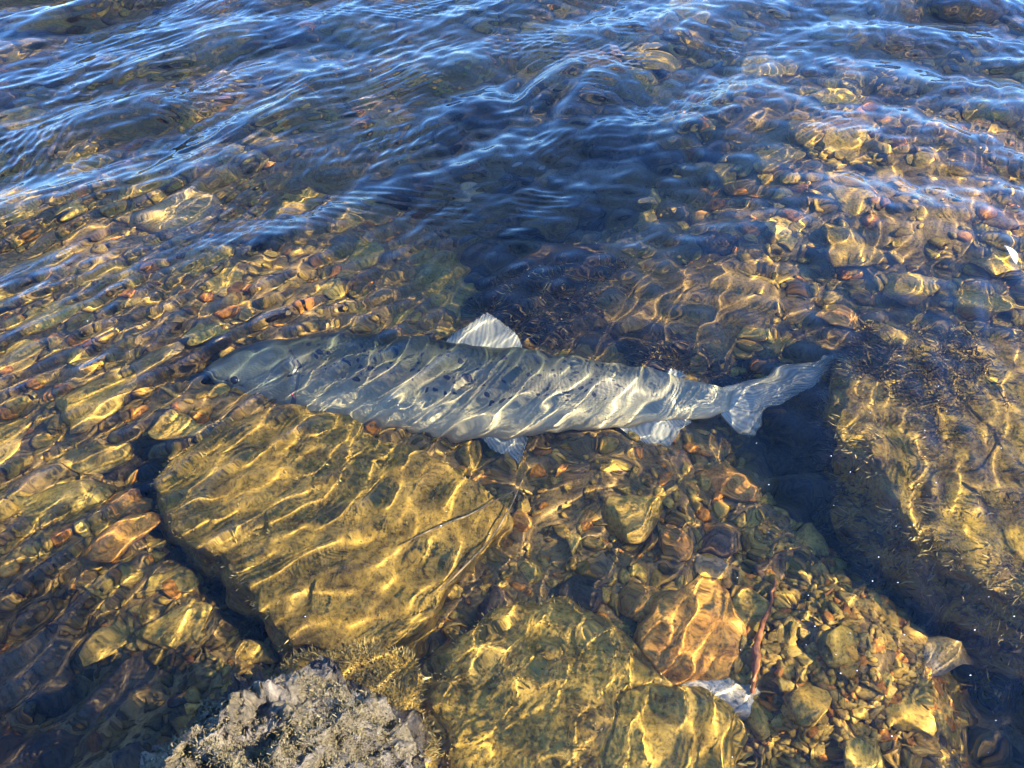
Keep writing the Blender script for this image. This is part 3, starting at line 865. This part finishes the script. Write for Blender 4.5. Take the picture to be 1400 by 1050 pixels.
    hd = N.new('ShaderNodeMath'); hd.operation = 'GREATER_THAN'; hd.inputs[1].default_value = 0.17; L.new(sep.outputs['X'], hd.inputs[0])
    tl = N.new('ShaderNodeMath'); tl.operation = 'LESS_THAN'; tl.inputs[1].default_value = 0.80; L.new(sep.outputs['X'], tl.inputs[0])
    v = lt.outputs[0]
    for q in (on, up, hd, tl):
        mm = N.new('ShaderNodeMath'); mm.operation = 'MULTIPLY'
        L.new(v, mm.inputs[0]); L.new(q.outputs[0], mm.inputs[1]); v = mm.outputs[0]
    col = mixc(N, L, v, col, (0.012, 0.013, 0.018))
    L.new(col, P.inputs['Base Color'])
    P.inputs['Roughness'].default_value = 0.42
    P.inputs['Metallic'].default_value = 0.05
    P.inputs['Specular IOR Level'].default_value = 0.35
    # fine scales
    ms = N.new('ShaderNodeMapping'); ms.inputs['Scale'].default_value = (150, 34, 1)
    L.new(at_.outputs['Vector'], ms.inputs['Vector'])
    vs_ = N.new('ShaderNodeTexVoronoi'); vs_.voronoi_dimensions = '2D'; vs_.inputs['Scale'].default_value = 1.0; vs_.inputs['Randomness'].default_value = 0.25
    L.new(ms.outputs[0], vs_.inputs['Vector'])
    bp = N.new('ShaderNodeBump'); bp.inputs['Strength'].default_value = 0.25; bp.inputs['Distance'].default_value = 0.0015
    L.new(vs_.outputs['Distance'], bp.inputs['Height']); L.new(bp.outputs[0], P.inputs['Normal'])
    return m
def fin_mat():
    m, nt, N, L, P = new_mat('salmon_fin')
    at_ = N.new('ShaderNodeAttribute'); at_.attribute_name = 'bodypos'
    sep = N.new('ShaderNodeSeparateXYZ'); L.new(at_.outputs['Vector'], sep.inputs[0])
    w = N.new('ShaderNodeMath'); w.operation = 'MULTIPLY'; w.inputs[1].default_value = 6.2832 * 1.6
    L.new(sep.outputs['X'], w.inputs[0])
    sn = N.new('ShaderNodeMath'); sn.operation = 'SINE'; L.new(w.outputs[0], sn.inputs[0])
    r = ramp(N, [(0.0, (0.27, 0.275, 0.19)), (0.5, (0.37, 0.36, 0.25)), (1.0, (0.45, 0.43, 0.30))])
    mr = N.new('ShaderNodeMapRange'); mr.inputs['From Min'].default_value = -1; L.new(sn.outputs[0], mr.inputs['Value']); L.new(mr.outputs[0], r.inputs[0])
    L.new(r.outputs[0], P.inputs['Base Color'])
    P.inputs['Roughness'].default_value = 0.45
    P.inputs['Specular IOR Level'].default_value = 0.3
    al = N.new('ShaderNodeMapRange'); al.inputs['To Min'].default_value = 0.95; al.inputs['To Max'].default_value = 0.42
    L.new(sep.outputs['Y'], al.inputs['Value']); L.new(al.outputs[0], P.inputs['Alpha'])     # the membrane thins towards its margin
    return m
M['skin'], M['fin'] = skin_mat(), fin_mat()
def pos_attr(m, vals):
    a = m.attributes.new('bodypos', 'FLOAT_VECTOR', 'POINT')
    a.data.foreach_set('vector', np.asarray(vals, np.float32).ravel())

salmon = bpy.data.objects.new('salmon', None)
salmon.location = FO
salmon.empty_display_size = 0.05
link(salmon, label='large silvery salmon with black spots resting in the shallow water', category='fish')
def part(name, m, parent=salmon, **props):
    o = bpy.data.objects.new(name, m)
    link(o, parent, **props)
    o.matrix_parent_inverse = Matrix.Identity(4)
    return o
def local(Vs):
    return [tuple(Vector(v) - FO) for v in Vs]
m = bpy.data.meshes.new('body')
m.from_pydata(local(V), [], F)
for p in m.polygons:
    p.use_smooth = True
m.materials.append(M['skin']); pos_attr(m, UVv)
body = part('body', m)

def fin(name, base, tip, rays, thick=0.0016, off0=0.0, off1=0.0, curve=0.0, notch=0.0, nu=34, nv=16, parent=salmon):
    """fin between a base line and an outer margin, both in photo pixels; off0/off1 lift the margin ends off the middle plane"""
    def along(P, t):
        P = np.array([onplane(*p) for p in P]); d = np.concatenate([[0], np.cumsum(np.hypot(*np.diff(P, axis=0).T))]); d /= d[-1]
        return np.stack([np.interp(t, d, P[:, 0]), np.interp(t, d, P[:, 1])], 1)
    t = np.linspace(0, 1, nu * 3)
    A, B = along(base, t), along(tip, t)
    Vv, at_v = [], []
    for side in (1, -1):
        for i, ti in enumerate(t):
            ridge = 0.00018 * math.sin(2 * math.pi * rays * 1.6 * ti)
            for j in range(nv):
                v = j / (nv - 1)
                q = A[i] * (1 - v) + B[i] * v
                frag = 1 - 0.05 * abs(math.sin(37 * ti + 9 * math.sin(11 * ti))) * (v > 0.9) - 0.018 * (math.sin(2 * math.pi * rays * ti) * 0.5 + 0.5) * (v > 0.97)
                q = A[i] + (q - A[i]) * frag
                th = thick * (1 - 0.75 * v) * (0.35 + 0.65 * min(1, 12 * ti, 12 * (1 - ti)))
                n = (off0 * (1 - ti) + off1 * ti) * v ** 1.5 + curve * math.sin(math.pi * v) + 0.0025 * math.sin(5 * ti + 3 * v) * v
                Vv.append(fpt(q[0], q[1], n + side * (th + ridge * (0.3 + v))))
                at_v.append((rays * ti, v, side))
    G = grid_faces(len(t), nv)
    k = len(t) * nv
    Fv = [tuple(int(x) for x in f) for f in G[:, ::-1]] + [tuple(int(x) + k for x in f) for f in G]
    rim = [i * nv for i in range(len(t))] 
    loop = [i * nv for i in range(len(t))] + [(len(t) - 1) * nv + j for j in range(1, nv)] + [i * nv + nv - 1 for i in range(len(t) - 2, -1, -1)] + [j for j in range(nv - 2, 0, -1)]
    for a, b in zip(loop, loop[1:] + loop[:1]):
        Fv.append((a, b, b + k, a + k))
    m = bpy.data.meshes.new(name)
    m.from_pydata(local(Vv), [], Fv)
    for p in m.polygons:
        p.use_smooth = True
    m.materials.append(M['fin']); pos_attr(m, at_v)
    return part(name, m, parent)
fin('dorsal_fin', [(604, 472), (640, 476), (680, 480), (712, 482)], [(611, 462), (640, 441), (668, 424), (690, 440), (708, 458), (716, 474)], 12, curve=0.006)
fin('adipose_fin', [(905, 515), (925, 520)], [(915, 503), (935, 507), (944, 517)], 3)
fin('pelvic_fin', [(648, 590), (680, 594), (716, 590)], [(655, 600), (680, 620), (704, 637), (712, 625), (722, 602)], 9, off0=0.0, off1=0.006)
fin('anal_fin', [(838, 574), (890, 572), (940, 566)], [(862, 594), (885, 612), (903, 624), (918, 608), (936, 592), (956, 576)], 10, off0=0.004, off1=0.0)
fin('caudal_fin', [(985, 531), (992, 540), (996, 552), (994, 562), (986, 570)],
    [(1040, 520), (1085, 498), (1125, 484), (1167, 487), (1130, 512), (1088, 540), (1052, 560), (1047, 580), (1034, 599), (1010, 592), (992, 573)], 17, off0=0.03, off1=-0.01, curve=0.004)
fin('pectoral_fin', [(385, 556), (400, 563)], [(400, 566), (440, 600), (478, 612), (470, 590), (430, 570)], 9, off0=-0.012, off1=-0.03)

# eye, pupil and red gill sliver are sub-parts of the body
def flank(px, py, lift=0.0):
    """body surface point on the upper flank shown at a pixel"""
    best = None
    for off in np.linspace(0.06, 0.0, 61):
        l, u = onplane(px, py, off)
        i = int(np.argmin(np.abs((Tt[:, 0] + Bb[:, 0]) / 2 - l)))
        c = (Tt[i] + Bb[i]) / 2
        h = np.linalg.norm(Tt[i] - Bb[i]) / 2
        cu = np.clip((u - c[1]) / h, -1, 1)
        if off <= h * width[i] * (1 - cu * cu) ** 0.45:
            return l, u, off + lift
    return l, u, lift
def disc(name, px, py, r, dome, mat, lift, parent):
    l, u, n = flank(px, py, lift)
    D, Fc = ico(3)
    Vd = [fpt(l + d[0] * r, u + d[1] * r, n + d[2] * dome) for d in D]
    m = mesh_from(name, np.array(local(Vd)), Fc, mat)
    return part(name, m, parent)
def eye_mat(name, col, rough):
    m, nt, N, L, P = new_mat(name)
    geo = N.new('ShaderNodeNewGeometry')
    a = noise(N, L, geo.outputs['Position'], 400, 3)
    r = ramp(N, [(0.3, tuple(c * 0.7 for c in col)), (0.7, tuple(min(1, c * 1.3) for c in col))]); L.new(a.outputs['Fac'], r.inputs[0])
    L.new(r.outputs[0], P.inputs['Base Color']); P.inputs['Roughness'].default_value = rough
    return m
disc('eye', 320, 519, 0.0095, 0.0042, eye_mat('iris', (0.12, 0.12, 0.07), 0.3), -0.0012, body)
disc('pupil', 320, 519, 0.0062, 0.0042, eye_mat('pupil', (0.008, 0.009, 0.012), 0.1), 0.0008, body)
gl = [flank(*p, lift=0.0012) for p in [(396, 527), (400, 533), (404, 540), (406, 546)]]
tube('gill', [fpt(*g) - FO for g in gl], [0.0005, 0.0013, 0.0014, 0.0005], plain('gill_red', (0.30, 0.06, 0.06), 0.4), body)

# ------------------------------------------------------------------ small things
def on_bed(px, py, lift):
    p = at(px, py, -0.2)
    for _ in range(3):
        p = at(px, py, float(bed(p.x, p.y)) + lift)
    return p
_rp = np.array([(1062, 790, 0.012), (1054, 830, 0.016), (1042, 865, 0.018), (1033, 900, 0.018), (1029, 925, 0.016), (1034, 948, 0.012)], float)
_rt = np.linspace(0, 5, 26)
_ri = np.stack([np.interp(_rt, range(6), _rp[:, k]) for k in range(3)], 1)
tube('root', [on_bed(a_ + random.gauss(0, 1.6), b_ + random.gauss(0, 1.2), c_) for a_, b_, c_ in _ri],
     [(0.0022 + 0.0034 * t_ / 5) * random.uniform(0.72, 1.3) * (0.5 if i_ in (0, 25) else 1) for i_, t_ in enumerate(_rt)], M['root'], label='knobbly reddish-brown root lying beside the orange rock', category='root')
tube('stem', [at(px, py, -0.05) for px, py in [(560, 740), (600, 722), (650, 700), (700, 672)]] , [0.0012, 0.0014, 0.0013, 0.0008], M['twig'],
     label='thin brown stem lying across the edge of the flat rock', category='twig')
tube('stem', [at(px, py, -0.07) for px, py in [(600, 808), (640, 772), (680, 725), (716, 655)]], [0.0012, 0.0015, 0.0013, 0.0008], M['twig'],
     label='thin curved stem between the flat rock and the pelvic fin', category='twig')
# floating leaf
def leaf():
    Vv, Fv = [], []
    n = 14
    c = at(1381, 350, 0.004)
    i0, j0 = int(np.searchsorted(xs, c.x)), int(np.searchsorted(ys, c.y))
    zw = float(Z[i0 - 4:i0 + 5, j0 - 6:j0 + 7].max())            # it rides on the ripples
    c = at(1381, 350, max(0.0, zw))
    for i in range(n):
        t = i / (n - 1)
        w = 0.0055 * math.sin(math.pi * t ** 0.8) + 0.0003
        for k in (-1, -0.5, 0, 0.5, 1):
            Vv.append((c.x + k * w + 0.004 * math.sin(2 * t) - 0.003, c.y + (t - 0.5) * 0.048, zw + 0.001 + 0.004 * math.sin(math.pi * t) + abs(k) * 0.002))
    Fv = grid_faces(n, 5)
    m = mesh_from('leaf', Vv, Fv, M['leaf'])
    o = bpy.data.objects.new('leaf', m)
    s = o.modifiers.new('thickness', 'SOLIDIFY'); s.thickness = 0.0006
    link(o, label='small pale willow leaf floating on the water', category='leaf')
leaf()
# pale specks drifting on the surface
def specks(n):
    rg = np.random.default_rng(3)
    D, Fc = ico(1)
    Vs, Fs, k = [], [], 0
    for i in range(n):
        px, py = (rg.uniform(1000, 1400), rg.uniform(500, 1050)) if i % 3 else (rg.uniform(0, 1400), rg.uniform(250, 1050))
        p = at(px, py, 0.0)
        r = rg.uniform(0.00025, 0.0006)
        Vs.append(D * (r * rg.uniform(1, 2.5), r, r * 0.6) + (p.x, p.y, 0.0008)); Fs.append(Fc + k); k += len(D)
    link(bpy.data.objects.new('drifting_specks', mesh_from('drifting_specks', np.concatenate(Vs), np.concatenate(Fs), M['speck'])), kind='stuff',
         label='tiny pale specks drifting on the calm water', category='specks')
specks(60)
